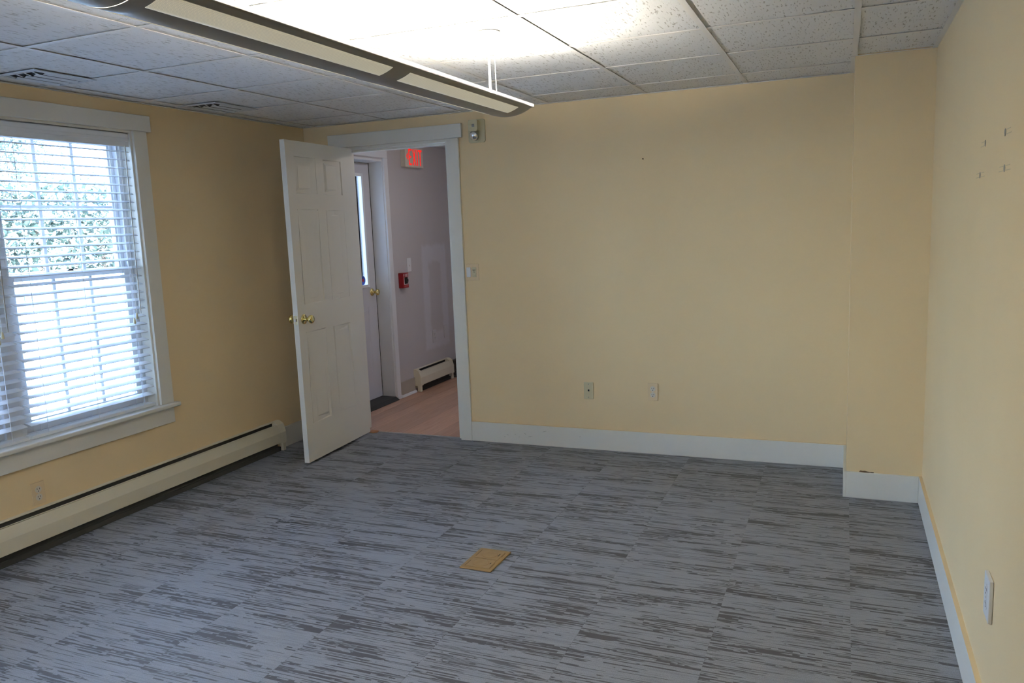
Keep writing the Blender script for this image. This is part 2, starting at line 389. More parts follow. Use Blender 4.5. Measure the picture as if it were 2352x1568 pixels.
cas = thing('trim_1', None, None); struct(cas)
box('side_casing', (DX1, -.018, 0), (1.239, 0, DZ-.0005), M_trim, cas, bevel=.0015)
box('side_casing', (.240, -.018, 0), (DX0, 0, DZ-.0005), M_trim, cas, bevel=.0015)
box('head_casing', (.218, -.024, DZ), (1.268, 0, 2.152), M_trim, cas, bevel=.002)
boxes('jamb', [((DX1-.02, .0, .006), (DX1-.0003, TB, DZ-.02)), ((DX1-.033, .045, .006), (DX1-.02, TB-.02, DZ-.033))], M_trim, cas, bevel=.001)
boxes('jamb', [((DX0, .0, .006), (DX0+.012, TB, DZ-.02))], M_trim, cas, bevel=.001)
boxes('head_jamb', [((DX0, .0, DZ-.019), (DX1-.0003, TB, DZ-.0003)), ((DX0+.012, .045, DZ-.032), (DX1-.033, TB-.02, DZ-.019))], M_trim, cas, bevel=.001)
box('strike_plate', (DX1-.0212, .012, .90), (DX1-.02, .040, .96), M_brassp, cas)

# ------------------------------------------------------------------ the six-panel door
dr = thing('door_1', None, None, (.4167, -.03, .015), 0); struct(dr)
dr.rotation_euler.z = .0558
# local frame: door runs along -y from the hinge, room face at x=0, thickness towards -x
L, T, DH = .789, .035, 2.032
def panel_door(parent, L, T, DH, rects, m, name='slab', mirror=False):
    "slab with raised panels pressed into both faces; local y = -distance from the hinge"
    bm = bmesh.new()
    us = sorted({0, L}|{r[0] for r in rects}|{r[1] for r in rects}); zs = sorted({0, DH}|{r[2] for r in rects}|{r[3] for r in rects})
    for xf, sg in ((0, 1), (-T, -1)):
        V = {(i, j): bm.verts.new((xf, -u, z)) for i, u in enumerate(us) for j, z in enumerate(zs)}
        for i in range(len(us)-1):
            for j in range(len(zs)-1):
                cu, cz = (us[i]+us[i+1])/2, (zs[j]+zs[j+1])/2
                inside = [r for r in rects if r[0] < cu < r[1] and r[2] < cz < r[3]]
                q = [V[i, j], V[i+1, j], V[i+1, j+1], V[i, j+1]]
                if not inside: bm.faces.new(q); continue
                u0, u1, z0, z1 = inside[0]
                prev = q
                for ins, dep in ((.006, .013), (.015, .013), (.036, .0030)):
                    nx = [bm.verts.new((xf-sg*dep, -uu, zz)) for uu, zz in ((u0+ins, z0+ins), (u1-ins, z0+ins), (u1-ins, z1-ins), (u0+ins, z1-ins))]
                    for k in range(4): kk = (k+1) % 4; bm.faces.new((prev[k], prev[kk], nx[kk], nx[k]))
                    prev = nx
                bm.faces.new(prev)
    bm.verts.ensure_lookup_table()
    def edge(a, b):
        A = [bm.verts.new(p) for p in a]; 
    for a, b, c, d in (((0, 0, 0), (-T, 0, 0), (-T, 0, DH), (0, 0, DH)), ((0, -L, 0), (-T, -L, 0), (-T, -L, DH), (0, -L, DH)), ((0, 0, 0), (0, -L, 0), (-T, -L, 0), (-T, 0, 0)), ((0, 0, DH), (0, -L, DH), (-T, -L, DH), (-T, 0, DH))):
        bm.faces.new([bm.verts.new(p) for p in (a, b, c, d)])
    bmesh.ops.remove_doubles(bm, verts=bm.verts, dist=1e-5)
    return done(bm, name, m, parent)
RS = [(.157, .378, 1.724, 1.950), (.468, .702, 1.724, 1.952), (.155, .380, 1.030, 1.622), (.472, .706, 1.030, 1.626), (.172, .392, .256, .849), (.488, .714, .257, .854)]
RS = [(a, b, c-.015, d-.015) for a, b, c, d in RS]
panel_door(dr, L, T, DH, RS, M_door)
def knob(parent, origin, axis, m=M_brass, k=1.):
    bm = bmesh.new()
    lathe(bm, [(.0325*k, 0), (.0325*k, .003), (.028*k, .008), (.014*k, .010), (.0105*k, .014), (.0105*k, .034), (.016*k, .038), (.0245*k, .044), (.0275*k, .052), (.0265*k, .060), (.020*k, .066), (.008*k, .068), (0, .068)], origin, axis)
    return done(bm, 'knob', m, parent, smooth=True)
knob(dr, (0, -.728, .924), (1, 0, 0)); knob(dr, (-T, -.728, .924), (-1, 0, 0))
lp = box('latch_plate', (-T+.005, -L-.0012, .895), (-.005, -L, .953), M_brassp, dr, bevel=.0005)
box('latch_bolt', (-T+.011, -L-.009, .915), (-.012, -L-.001, .933), M_steel, lp, bevel=.001)
for z in (.18, 1.0, 1.80):
    bm = bmesh.new(); cyl(bm, (-T-.004, .008, z), (-T-.004, .008, z+.09), .006, n=12); done(bm, 'hinge', M_brass, dr, smooth=True)

# ------------------------------------------------------------------ window
def casing_window(nm, WY0, WY1):
    tr = thing(nm, None, None); struct(tr)
    c = .0905
    box('side_casing', (0, WY1, WZ0+.02), (.018, WY1+c, WZ1-.0005), M_trim, tr, bevel=.0015)
    box('side_casing', (0, WY0-c, WZ0+.02), (.018, WY0, WZ1-.0005), M_trim, tr, bevel=.0015)
    box('head_casing', (0, WY0-c-.02, WZ1), (.026, WY1+c+.027, WZ1+.086), M_trim, tr, bevel=.002)
    box('window_stool', (-.06, WY0-c-.02, WZ0-.004), (.045, WY1+c+.028, WZ0+.0195), M_trim, tr, bevel=.006, seg=2)
    box('apron', (0, WY0-c, WZ0-.096), (.016, WY1+c-.002, WZ0-.0045), M_trim, tr, bevel=.0015)
    boxes('reveal', [((XO+.04, WY1-.012, WZ0+.02), (0, WY1-.0003, WZ1-.0003)), ((XO+.04, WY0+.0003, WZ0+.02), (0, WY0+.012, WZ1-.0003)), ((XO+.04, WY0+.012, WZ1-.012), (0, WY1-.012, WZ1-.0003))], M_trim, tr)
casing_window('trim_2', WY0, WY1)
def sash(win, y0, y1, z0, z1, xf, rail_lo, rail_hi, st=.036, cols=3, rows=2, lock=False):
    "xf = room-side face of the sash"
    t = .032; xb = xf-t
    fr = boxes('sash', [((xb, y0, z0), (xf, y0+st, z1)), ((xb, y1-st, z0), (xf, y1, z1)), ((xb, y0+st, z0), (xf, y1-st, z0+rail_lo)), ((xb, y0+st, z1-rail_hi), (xf, y1-st, z1))], M_vinyl, win, bevel=.0015)
    ya, yb, za, zb = y0+st, y1-st, z0+rail_lo, z1-rail_hi
    box('pane', (xf-.019, ya-.004, za-.004), (xf-.015, yb+.004, zb+.004), M_glass, fr)
    for i in range(1, cols):
        y = ya+(yb-ya)*i/cols; box('muntin', (xf-.014, y-.009, za), (xf-.003, y+.009, zb), M_vinyl, fr, bevel=.002)
    for j in range(1, rows):
        z = za+(zb-za)*j/rows; box('muntin', (xf-.0135, ya, z-.007), (xf-.0035, yb, z+.007), M_vinyl, fr, bevel=.002)
    return fr
def window(n, y0, y1):
    w = thing('window_%d' % n, None, None); struct(w)
    zb, zt = WZ0+.022, WZ1-.012; zm = 1.318
    boxes('window_frame', [((XO+.02, y0, zb), (-.070, y0+.022, zt)), ((XO+.02, y1-.022, zb), (-.070, y1, zt)), ((XO+.02, y0+.022, zt-.022), (-.070, y1-.022, zt)), ((XO+.02, y0+.022, zb), (-.064, y1-.022, zb+.02)),
        ((-.078, y0+.022, zm), (-.070, y0+.034, zt-.022)), ((-.078, y1-.034, zm), (-.070, y1-.022, zt-.022))], M_vinyl, w, bevel=.001)
    sash(w, y0+.024, y1-.024, zb+.021, zm+.014, -.080, .06, .032)
    sash(w, y0+.024, y1-.024, zm-.014, zt-.023, -.113, .032, .045)
    ym = (y0+y1)/2
    bm = bmesh.new(); cyl(bm, (-.092, ym, zm+.014), (-.092, ym, zm+.023), .016, .013, 16); abox(bm, (-.097, ym-.004, zm+.021), (-.087, ym+.04, zm+.027)); done(bm, 'sash_lock', M_brass if False else M_dark, w)
YM, YS = -2.342, -2.318
window(1, YM+.030, WY1-.013); window(2, WY0+.013, YM-.030)
w3 = thing('window_3', None, None, (0, YB, 0)); struct(w3)  # rear window out of view, put in to let extra daylight in
BM = (BX0+BX1)/2
for a_, b_ in ((BX0, BM-.02), (BM+.02, BX1)):
    fr = boxes('sash', [((a_, -.10, WZ0), (a_+.05, -.06, WZ1)), ((b_-.05, -.10, WZ0), (b_, -.06, WZ1)), ((a_+.05, -.10, WZ0), (b_-.05, -.06, WZ0+.06)), ((a_+.05, -.10, WZ1-.05), (b_-.05, -.06, WZ1)), ((a_+.05, -.10, 1.30), (b_-.05, -.06, 1.335))], M_vinyl, w3, bevel=.0015)
    box('pane', (a_+.05, -.082, WZ0+.06), (b_-.05, -.078, WZ1-.05), M_glass, fr)
box('mullion', (BM-.0195, -.11, WZ0), (BM+.0195, -.05, WZ1), M_vinyl, w3)
boxes('side_casing', [((BX0-.09, 0, WZ0), (BX0, .018, WZ1))], M_trim, w3); boxes('side_casing', [((BX1, 0, WZ0), (BX1+.09, .018, WZ1))], M_trim, w3)
box('head_casing', (BX0-.11, 0, WZ1), (BX1+.11, .024, WZ1+.085), M_trim, w3); box('apron', (BX0-.09, 0, WZ0-.09), (BX1+.09, .018, WZ0-.001), M_trim, w3)

struct(box('trim_3', (XO+.03, YM-.0295, WZ0+.022), (-.066, YM+.0295, WZ1-.013), M_vinyl, bevel=.002))
# ------------------------------------------------------------------ blinds
slat_me = {}
def blind(y0, y1, label, grp, handle=True):
    b = thing('window_blind', label, 'blind', (-.032, (y0+y1)/2, WZ1-.014), 0, grp)
    hw = (y1-y0)/2
    box('headrail', (-.026, -hw, -.050), (.018, hw, 0), M_bwhite, b, bevel=.002)
    v = box('valance', (.0185, -hw+.001, -.075), (.0275, hw-.001, -.004), M_bwhite, b, bevel=.003, seg=2)
    box('valance_groove', (.0276, -hw+.002, -.046), (.0296, hw-.002, -.028), M_bwhite, v, bevel=.0008)
    key = round(hw, 3)
    if key not in slat_me:
        bm = bmesh.new(); n = 6; Lr = []
        for s_ in (-1, 1):
            top = [bm.verts.new((-.025+.05*i/n, s_*(hw-.004), .0028*(1-(2*i/n-1)**2)+.0014)) for i in range(n+1)]
            bot = [bm.verts.new((-.025+.05*i/n, s_*(hw-.004), .0028*(1-(2*i/n-1)**2)-.0014)) for i in range(n+1)]
            Lr.append((top, bot)); bm.faces.new(top+bot[::-1])
        (t0, b0), (t1, b1) = Lr
        for i in range(n): bm.faces.new((t0[i], t0[i+1], t1[i+1], t1[i])); bm.faces.new((b0[i], b0[i+1], b1[i+1], b1[i]))
        bm.faces.new((t0[0], t1[0], b1[0], b0[0])); bm.faces.new((t0[n], t1[n], b1[n], b0[n]))
        bmesh.ops.recalc_face_normals(bm, faces=bm.faces); me = bpy.data.meshes.new('slat'); bm.to_mesh(me); bm.free(); me.materials.append(M_bwhite); slat_me[key] = me
    z = -.098; zlow = (WZ0+.02)-(WZ1-.014)
    while z > zlow+.045:
        o = link('slat', slat_me[key], None, b, (0, 0, z)); o.rotation_euler.y = .22; z -= .0449
    br = box('bottom_rail', (-.026, -hw+.004, zlow+.006), (.026, hw-.004, zlow+.022), M_bwhite, b, bevel=.002)
    for yy in (-hw+.09, 0, hw-.09):
        boxes('ladder_cord', [((-.0275, yy-.0009, zlow+.02), (-.026, yy+.0009, -.05)), ((.026, yy-.0009, zlow+.02), (.0275, yy+.0009, -.05))], M_bwhite, b)
    if handle:
        for k, (dy, zz) in enumerate(((-.078, -.975), (-.098, -1.000))):
            y_ = hw+dy; bm = bmesh.new(); cyl(bm, (.036, y_, -.075), (.036, y_, zz), .0010, n=6); c_ = done(bm, 'pull_cord', M_rod, b)
            bm = bmesh.new(); lathe(bm, [(.002, 0), (.0045, -.006), (.0075, -.028), (.006, -.034), (0, -.034)], (.036, y_, zz), (0, 0, 1), 12); done(bm, 'tassel', M_beige, c_, smooth=True)
        bm = bmesh.new(); cyl(bm, (.036, hw-.038, -.07), (.036, hw-.050, -.98), .0030, n=6); done(bm, 'tilt_wand', M_fin, b)
    return b
blind(YS+.004, WY1-.016, 'white slatted blind on the right half of the window, nearer the open door', None)
blind(WY0+.016, YS-.004, 'white slatted blind on the left half of the window, cut by the picture edge', None)

# ------------------------------------------------------------------ baseboard heaters
def heater(name, label, x, y0, y1, nearend=True, farend=True, z=0.):
    h = thing(name, label, 'heater', (x, 0, 0))
    box('back_panel', (.0006, y0, .03), (.006, y1, .207), M_heat, h)
    prism('top_hood', [(.0062, .2065), (.0062, .203), (.018, .1995), (.018, .203), (.012, .2065)], y0+.001, y1-.001, 'y', M_heat, h)
    prism('front_cover', [(.052, .1855), (.0555, .1855), (.071, .131), (.071, .064), (.062, .060), (.062, .0625), (.068, .066), (.068, .130), (.0535, .180)], y0+.045, y1-.06, 'y', M_heat, h)
    prism('damper', [(.036, .183), (.037, .1865), (.041, .1850), (.040, .1815)], y0+.05, y1-.062, 'y', M_heat, h)
    box('dark_fin_block', (.0065, y0+.06, .062), (.050, y1-.065, .160), M_dark, h)  # solid dark block in place of fins, paints the shade in the slot
    box('floor_gap_shade', (.0006, y0+.05, .001), (.050, y1-.04, .0295), M_dark, h)  # dark box painting the shade between heater and floor
    box('lower_shadow_panel', (.0063, y0+.06, .030), (.045, y1-.065, .0615), M_dark, h)  # dark fill painting the shade behind the cover's lower edge
    bm = bmesh.new(); cyl(bm, (.03, y0+.02, .095), (.03, y1-.02, .095), .011, n=12); done(bm, 'pipe', M_fin, h)
    cap = [(.0064, .207), (.0245, .2065), (.056, .188), (.0725, .132), (.0725, .058), (.060, .055), (.0064, .055)]
    def endcap(a, b, oy):
        c = prism('end_cap', cap, a, b, 'y', M_heat, h, bevel=.0012)
        box('foot', (.030, oy, 0.0005), (.066, oy+.030, .0545), M_heat, c, bevel=.002)
    if farend: endcap(y1-.062, y1, y1-.034)
    if nearend: endcap(y0, y0+.046, y0+.004)
    box('slot_shade_strip', (.0062, y0+.047, .150), (.0072, y1-.0625, .1985), M_dark, h)  # dark strip over the back panel, paints the slot's shade
    k = y1-.9
    while k > y0+.1:
        box('bracket', (.010, k-.012, .1605), (.046, k+.012, .1765), M_fin, h); k -= .62
    return h
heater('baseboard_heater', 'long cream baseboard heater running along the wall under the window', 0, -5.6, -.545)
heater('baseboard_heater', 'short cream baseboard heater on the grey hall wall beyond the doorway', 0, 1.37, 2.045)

# ------------------------------------------------------------------ wall plates
def frame(face, x, y, z):
    "returns rotation so local +y is out of the wall, local x runs to the right as one faces it, local z up"
    return {'back': math.pi, 'left': -math.pi/2, 'right': math.pi/2}[face]
def plate(name, label, cat, face, pos, w, h, t=.006, m=M_cream, grp=None):
    p = thing(name, label, cat, pos, frame(face, *pos), grp)
    box('cover_plate', (-w/2, .0004, -h/2), (w/2, t, h/2), m, p, bevel=.0022, seg=2)
    return p
def screw(p, x, z, y, m=M_recep):
    bm = bmesh.new(); cyl(bm, (x, y-.001, z), (x, y+.001, z), .003, n=12); done(bm, 'screw', m, p)
def duplex(p, t, m=M_recep, k=1.):
    for s_ in (1, -1):
        zc = s_*.0195*k
        bm = bmesh.new(); cyl(bm, (0, t-.002, zc), (0, t+.0012, zc), .0168*k, n=28); r = done(bm, 'receptacle', m, p)
        boxes('slots', [((-.0075, t+.001, zc-.001), (-.0050, t+.0016, zc+.007)), ((.0050, t+.001, zc), (.0072, t+.0016, zc+.0065)), ((-.0024, t+.001, zc-.0105), (.0024, t+.0016, zc-.0062))], M_slot, r)
    screw(p, 0, 0, t+.0004)
p = plate('outlet', 'cream duplex outlet with round sockets, low on the far wall', 'outlet', 'back', (2.5145, 0, .402), .065, .112); duplex(p, .006)
p = plate('phone_jack', 'ivory phone jack plate low on the far wall left of the outlet', 'wall plate', 'back', (2.0925, 0, .3915), .065, .111, m=M_beige)
box('jack_port', (-.0055, .0055, -.004), (.0055, .0066, .008), M_slot, p); screw(p, 0, .043, .006, M_steel); screw(p, 0, -.043, .006, M_steel)
p = plate('outlet', 'cream duplex outlet above the heater under the window', 'outlet', 'left', (0, -2.3265, .276), .068, .112); duplex(p, .006)
p = plate('outlet', 'white duplex outlet low on the right-hand wall', 'outlet', 'right', (W, -2.518, .431), .080, .120, t=.011, m=M_white); duplex(p, .011, M_white)
p = plate('switch_plate', 'double switch plate beside the open doorway, one white paddle and one ivory slider', 'switch', 'back', (1.2935, 0, 1.1725), .099, .113)
def rocker(p, x, w, m, name, t=.006): return box(name, (x-w/2, t-.002, -.033), (x+w/2, t+.003, .033), m, p, bevel=.0012)
# local x is mirrored on the back wall: +x local points to -x world
rocker(p, .0255, .030, M_white, 'paddle_switch')
s_ = rocker(p, -.0165, .030, M_beige, 'dimmer_switch')
boxes('slider_slot', [((-.0180, .0089, -.006), (-.0155, .0096, .014)), ((-.028, .0089, .0135), (-.005, .0096, .0165))], M_slot, s_)
box('slider', (-.024, .0089, -.028), (-.012, .0125, -.020), M_beige, s_, bevel=.001)
for sx_ in (.0255, -.0165):
    for sz_ in (.045, -.045): screw(p, sx_, sz_, .006, M_cream)

# emergency light
el = thing('emergency_light', 'ivory emergency light with a round silver lamp above the switch plate', 'light', (1.3755, 0, 2.0945), math.pi)
pts = rbox_pts(-.0595, .0595, -.0745, .0745, .014)
prism('back_plate', pts, .0005, .012, 'y', M_beige, el, bevel=.0012)
prism('lamp_housing', rbox_pts(-.026, .036, -.005, .068, .010), .0122, .055, 'y', M_beige, el, bevel=.003)
box('test_window', (-.006, .0552, .022), (.012, .0560, .040), M_fin, el)
bm = bmesh.new(); lathe(bm, [(.010, -.022), (.020, -.016), (.028, 0), (.030, .006), (.027, .016), (.018, .024), (.006, .027), (0, .027)], (.006, .036, -.032), (.15, .9, -.42), 18); lh = done(bm, 'lamp_head', M_glassclear, el)
bm = bmesh.new(); lathe(bm, [(.0305, -.004), (.0325, .002), (.0305, .008)], (.006, .036, -.032), (.15, .9, -.42), 24); done(bm, 'lamp_ring', M_fin, lh, smooth=True)

# nail in the far wall
nl = thing('nail', 'small nail sticking out of the bare far wall', 'nail', (2.476, 0, 1.839))
bm = bmesh.new(); cyl(bm, (0, -.0005, 0), (0, -.014, .003), .0014, n=8); sh = done(bm, 'shank', M_chip, nl)
bm = bmesh.new(); cyl(bm, (0, -.0142, .003), (0, -.0155, .0032), .0045, n=10); done(bm, 'head', M_chip, nl)

# bolt holes and pencil lines on the right wall
for k, (y, z, lab, py) in enumerate(((-2.068, 1.665, 'dark bolt hole on the right-hand wall, upper left of four', -1), (-2.395, 1.668, 'dark bolt hole on the right-hand wall, upper right of four', 1), (-1.993, 1.574, 'dark bolt hole on the right-hand wall, lower left of four', 0), (-2.408, 1.575, 'dark bolt hole on the right-hand wall, lower right of four', 0))):
    hth = thing('bolt_hole', lab, 'hole', (W, y, z), 0, 'bolt holes with pencil lines')
    bm = bmesh.new(); cyl(bm, (-.0003, 0, 0), (-.0012, 0, 0), .010, n=18); done(bm, 'hole_rim', M_anchor, hth)
    bm = bmesh.new(); cyl(bm, (-.0012, 0, .002), (-.0016, 0, .002), .005, n=14); done(bm, 'hole_centre', M_anchor, hth)
    for a, b_, dz in ((.02, .075, .006), (.018, .085, -.006)):
        for sg in ((1, -1) if py == 0 else (-py,)):
            box('pencil_line', (-.0007, min(sg*a, sg*b_), dz-.0009), (-.0002, max(sg*a, sg*b_), dz+.0009), M_pencil, hth)

# tan plate in the floor
fb = thing('floor_box', 'flat tan floor box cover plate lying in the grey carpet', 'floor box', (2.1585, -1.8195, 0), -.02)
box('cover_plate', (-.0765, -.111, .0004), (.0765, .111, .006), M_floorbox, fb, bevel=.002)
for y0_, y1_ in ((.002, .090), (-.090, -.004)):
    ld = box('lid', (-.056, y0_, .0061), (.056, y1_, .0078), M_floorbox2, fb, bevel=.0007)
    bm = bmesh.new(); yc = (y0_+y1_)/2; n = 24
    for i in range(n):
        t0_, t1_ = 2*math.pi*i/n, 2*math.pi*(i+1)/n
        v = [bm.verts.new((r*math.cos(t)*1.1, yc+r*math.sin(t), zz)) for r, t, zz in ((.034, t0_, .0079), (.034, t1_, .0079), (.031, t1_, .0086), (.031, t0_, .0086))]; bm.faces.new(v)
    done(bm, 'lid_ring', M_floorbox, ld)
for y0_, y1_, sx_ in ((-.088, -.030, -1), (.02, .09, -1), (-.088, -.030, 1), (.04, .085, 1)):
    box('groove', (sx_*.0593-.0008, y0_, .0061), (sx_*.0593+.0008, y1_, .0066), M_chip, fb)
for y0_, y1_ in ((-.045, -.032), (.040, .066)): box('finger_slot', (.040, y0_, .0079), (.044, y1_, .0083), M_slot, fb)

# ------------------------------------------------------------------ ceiling registers
def register(label, x0, x1, y0, y1):
    r = thing('ceiling_vent', label, 'vent', ((x0+x1)/2, (y0+y1)/2, H), 0)
    a, b = (x1-x0)/2, (y1-y0)/2; f = .026
    bm = bmesh.new()
    o_ = [(-a, -b), (a, -b), (a, b), (-a, b)]; i_ = [(-a+f, -b+f), (a-f, -b+f), (a-f, b-f), (-a+f, b-f)]
    Vo = [bm.verts.new((u, v, -.001)) for u, v in o_]; Vm = [bm.verts.new((u*.97, v*.97, -.004)) for u, v in o_]; Vi = [bm.verts.new((u, v, -.005)) for u, v in i_]; Vt = [bm.verts.new((u, v, .0038)) for u, v in i_]
    for A, B in ((Vo, Vm), (Vm, Vi), (Vi, Vt)):
        for k in range(4): kk = (k+1) % 4; bm.faces.new((A[k], A[kk], B[kk], B[k]))
    done(bm, 'vent_frame', M_vent, r)
    box('duct_shade_sheet', (-a+f, -b+f, .0038), (a-f, b-f, .0048), M_dark, r)  # thin dark sheet painting the shade of the duct opening
    n = 4
    for k in range(n):
        x = -a+f+.016+(2*a-2*f-.024)*k/(n-1)
        prism('louver', [(x-.014, -.0080), (x-.012, -.0090), (x+.004, -.0015), (x+.002, -.0008)], -b+f+.052, b-f-.001, 'y', M_vent, r)
    for k in range(4):
        x0_ = -a+f+.003+k*(2*a-2*f)/4
        y = -b+f+.008
        prism('cross_blade', [(y, -.0015), (y+.003, -.0005), (y+.034, -.0080), (y+.031, -.0090)], x0_+.012, x0_+.020, 'x', M_vent, r)
    return r
register('white louvred ceiling vent nearest the camera, above the window', .13, .385, -2.37, -2.05)
register('white louvred ceiling vent farther back, between window and open door', .10, .36, -1.265, -.905)

# ------------------------------------------------------------------ pendant light
FX, FZ, FW, FR = 2.313, 1.920, .110, .183
pl = thing('pendant_light', 'long grey suspended linear light with perforated panels, hanging from the ceiling', 'light', (FX, -1.70, FZ))
def arc(s_): return FR-math.sqrt(FR*FR-s_*s_)
def shell(y1, y0, nose):
    n = 26; bm = bmesh.new(); rows = []
    ys = [y1, y1-.004, y1-.012, y1-.03, y1-.06, y0+.06, y0] if nose else [y1, y0+.06, y0]
    if not nose: ys = [y1, (y1+y0)/2, y0]
    for y in ys:
        t = (y1-y)/.06 if nose and y > y1-.06 else 1.
        lift = (1-math.sqrt(max(0, 1-(1-t)**2)))*.012 if nose else 0
        rows.append([bm.verts.new((-FW+2*FW*i/n, y, min(arc(-FW+2*FW*i/n)+lift, .033+lift*.2))) for i in range(n+1)])
    rows2 = [[bm.verts.new((v.co.x*.975, v.co.y, v.co.z+.0025 if 0 < i < n else .036)) for i, v in enumerate(r)] for r in rows]
    for R_, fl_ in ((rows, 0), (rows2, 1)):
        for a, b in zip(R_, R_[1:]):
            for i in range(n): bm.faces.new((a[i], a[i+1], b[i+1], b[i]))
    for a, b in zip(rows, rows[1:]):
        pass
    for k in (0, n):
        for (a, a2), (b, b2) in zip(zip(rows, rows2), zip(rows[1:], rows2[1:])): bm.faces.new((a[k], b[k], b2[k], a2[k]))
    for r, r2 in ((rows[0], rows2[0]), (rows[-1], rows2[-1])):
        for i in range(n): bm.faces.new((r[i], r[i+1], r2[i+1], r2[i]))
    # end plate closing the section
    for r2 in ((rows2[0],) if nose else ()):
        lid = [bm.verts.new((v.co.x, v.co.y, .036)) for v in r2]
        for i in range(n): bm.faces.new((r2[i], r2[i+1], lid[i+1], lid[i]))
    o = done(bm, 'housing', M_fix, pl)
    for p_ in o.data.polygons: p_.use_smooth = abs(p_.normal.y) < .5
    return o
def perf(s0, s1, y0, y1, lens=None):
    bm = bmesh.new(); n = 6
    T_ = [[bm.verts.new((s, y, arc(s)-.0012)) for s in [s0+(s1-s0)*i/n for i in range(n+1)]] for y in (y0, y1)]
    for i in range(n): bm.faces.new((T_[0][i], T_[0][i+1], T_[1][i+1], T_[1][i]))
    K = [[bm.verts.new((v.co.x, v.co.y, v.co.z+.0010)) for v in r] for r in T_]
    for r, k in zip(T_, K):
        for i in range(n): bm.faces.new((r[i], r[i+1], k[i+1], k[i]))
    for i in (0, n): bm.faces.new((T_[0][i], T_[1][i], K[1][i], K[0][i]))
    o = done(bm, 'perforated_panel', M_perf, pl)
    for p_ in o.data.polygons: p_.use_smooth = True
SEC = [(0., -1.99, True), (-1.992, -3.90, False)]
for y1, y0, nose in SEC: shell(y1, y0, nose)
for a, b in ((-.995, -.13), (-1.945, -1.095), (-2.90, -2.05), (-3.85, -3.0)):
    for s0, s1 in ((.040, .088), (-.088, -.040)): perf(s0, s1, a, b)
box('lens', (-.050, -3.89, .0125), (.050, -.05, .0165), M_lens, pl)
boxes('lip_strip', [((FW-.0012, -3.89, .0364), (FW+.0008, -.012, .046)), ((-FW-.0008, -3.89, .0364), (-FW+.0012, -.012, .046)), ((-FW+.0012, -.014, .0364), (FW-.0012, -.012, .046))], M_lip, pl)
for yy in (-.20, -2.0, -3.7):
    rod('stem', (0, yy, .017), (0, yy, H-FZ-.004), .0048, M_rod, pl)
    bm = bmesh.new(); lathe(bm, [(.048, 0), (.048, -.006), (.040, -.014), (.010, -.018), (.0, -.018)], (0, yy, H-FZ+.0), (0, 0, 1), 28); done(bm, 'canopy', M_rod, pl, smooth=False)
bm = bmesh.new(); cyl(bm, (.012, -.165, .017), (.010, -.170, H-FZ), .0016, n=8); done(bm, 'power_cord', M_rod, pl)

# ------------------------------------------------------------------ hall beyond the doorway
# exterior door, set deep in the wall
t4 = thing('trim_4', None, None); struct(t4)
boxes('jamb', [((XO+.012, EY1-.018, .030), (.0, EY1-.0003, EZ1)), ((XO+.012, EY0+.0003, .030), (.0, EY0+.018, EZ1)), ((XO+.012, EY0+.018, EZ1-.018), (.0, EY1-.018, EZ1-.0003)), ], M_white, t4, bevel=.001)
box('side_casing', (0, EY1-.010, 0), (.018, EY1+.052, EZ1+.0095), M_white, t4, bevel=.002)
box('side_casing', (0, TB+.0005, 0), (.018, EY0+.014, EZ1+.0095), M_white, t4, bevel=.002)
box('head_casing', (0, TB+.0005, EZ1+.010), (.018, EY1+.052, EZ1+.072), M_white, t4, bevel=.002)
box('plinth', (0, EY1-.012, 0), (.028, EY1+.057, .030), M_white, t4, bevel=.003)
d2 = thing('door_2', None, None, (-.128, EY0+.020, .034)); struct(d2); d2.rotation_euler.z = math.pi
M_door2 = mat('exterior door paint', (.62, .60, .62), .4)
DL = EY1-EY0-.046
# local: y runs from hinge (0) to -DL which is world +y after the half turn; room face is at local -T
gl_u0, gl_u1, gz0, gz1 = .16, DL-.125, .985, 1.900
bm = bmesh.new(); abox(bm, (0, -DL, 0), (.036, -gl_u1, 2.012)); abox(bm, (0, -gl_u0, 0), (.036, 0, 2.012)); abox(bm, (0, -gl_u1, gz1), (.036, -gl_u0, 2.012)); abox(bm, (0, -gl_u1, .80), (.036, -gl_u0, gz0)); abox(bm, (0, -gl_u1, 0), (.036, -gl_u0, .24))
abox(bm, (.004, -gl_u1, .24), (.032, -gl_u0, .80)); sl2 = done(bm, 'slab', M_door2, d2)
for (u0, u1) in ((gl_u0+.0, (gl_u0+gl_u1)/2-.03), ((gl_u0+gl_u1)/2+.03, gl_u1)):
    boxes('raised_panel', [((-.0062, -u1+.03, .27), (.0035, -u0-.03, .77)), ((.0, -u1, .24), (.0035, -u0, .80))], M_door2, d2, bevel=.0015)
boxes('glass_stop', [((-.010, -gl_u1-.02, gz0-.02), (.001, -gl_u1+.006, gz1+.02)), ((-.010, -gl_u0-.006, gz0-.02), (.001, -gl_u0+.02, gz1+.02)), ((-.010, -gl_u1+.006, gz1-.006), (.001, -gl_u0-.006, gz1+.02)), ((-.010, -gl_u1+.006, gz0-.02), (.001, -gl_u0-.006, gz0+.006))], M_white, d2, bevel=.002)
box('pane', (.012, -gl_u1-.002, gz0-.002), (.018, -gl_u0+.002, gz1+.002), M_glass, d2)
knob(d2, (0, -DL+.062, .920), (-1, 0, 0))
boxes('weather_strip', [((-.0005, -DL-.0085, 0), (.03, -DL-.001, 2.012)), ((-.0005, -DL, -.016), (.03, 0, -.001))], M_dark, d2)
bm = bmesh.new(); cyl(bm, (.006, -gl_u1+.055, 1.03), (.0115, -gl_u1+.055, 1.03), .036, n=28); dc = done(bm, 'round_sticker', M_decalb, d2)
bm = bmesh.new(); cyl(bm, (.005, -gl_u1+.055, 1.03), (.0059, -gl_u1+.055, 1.03), .013, n=24); done(bm, 'sticker_centre', M_decalr, dc)
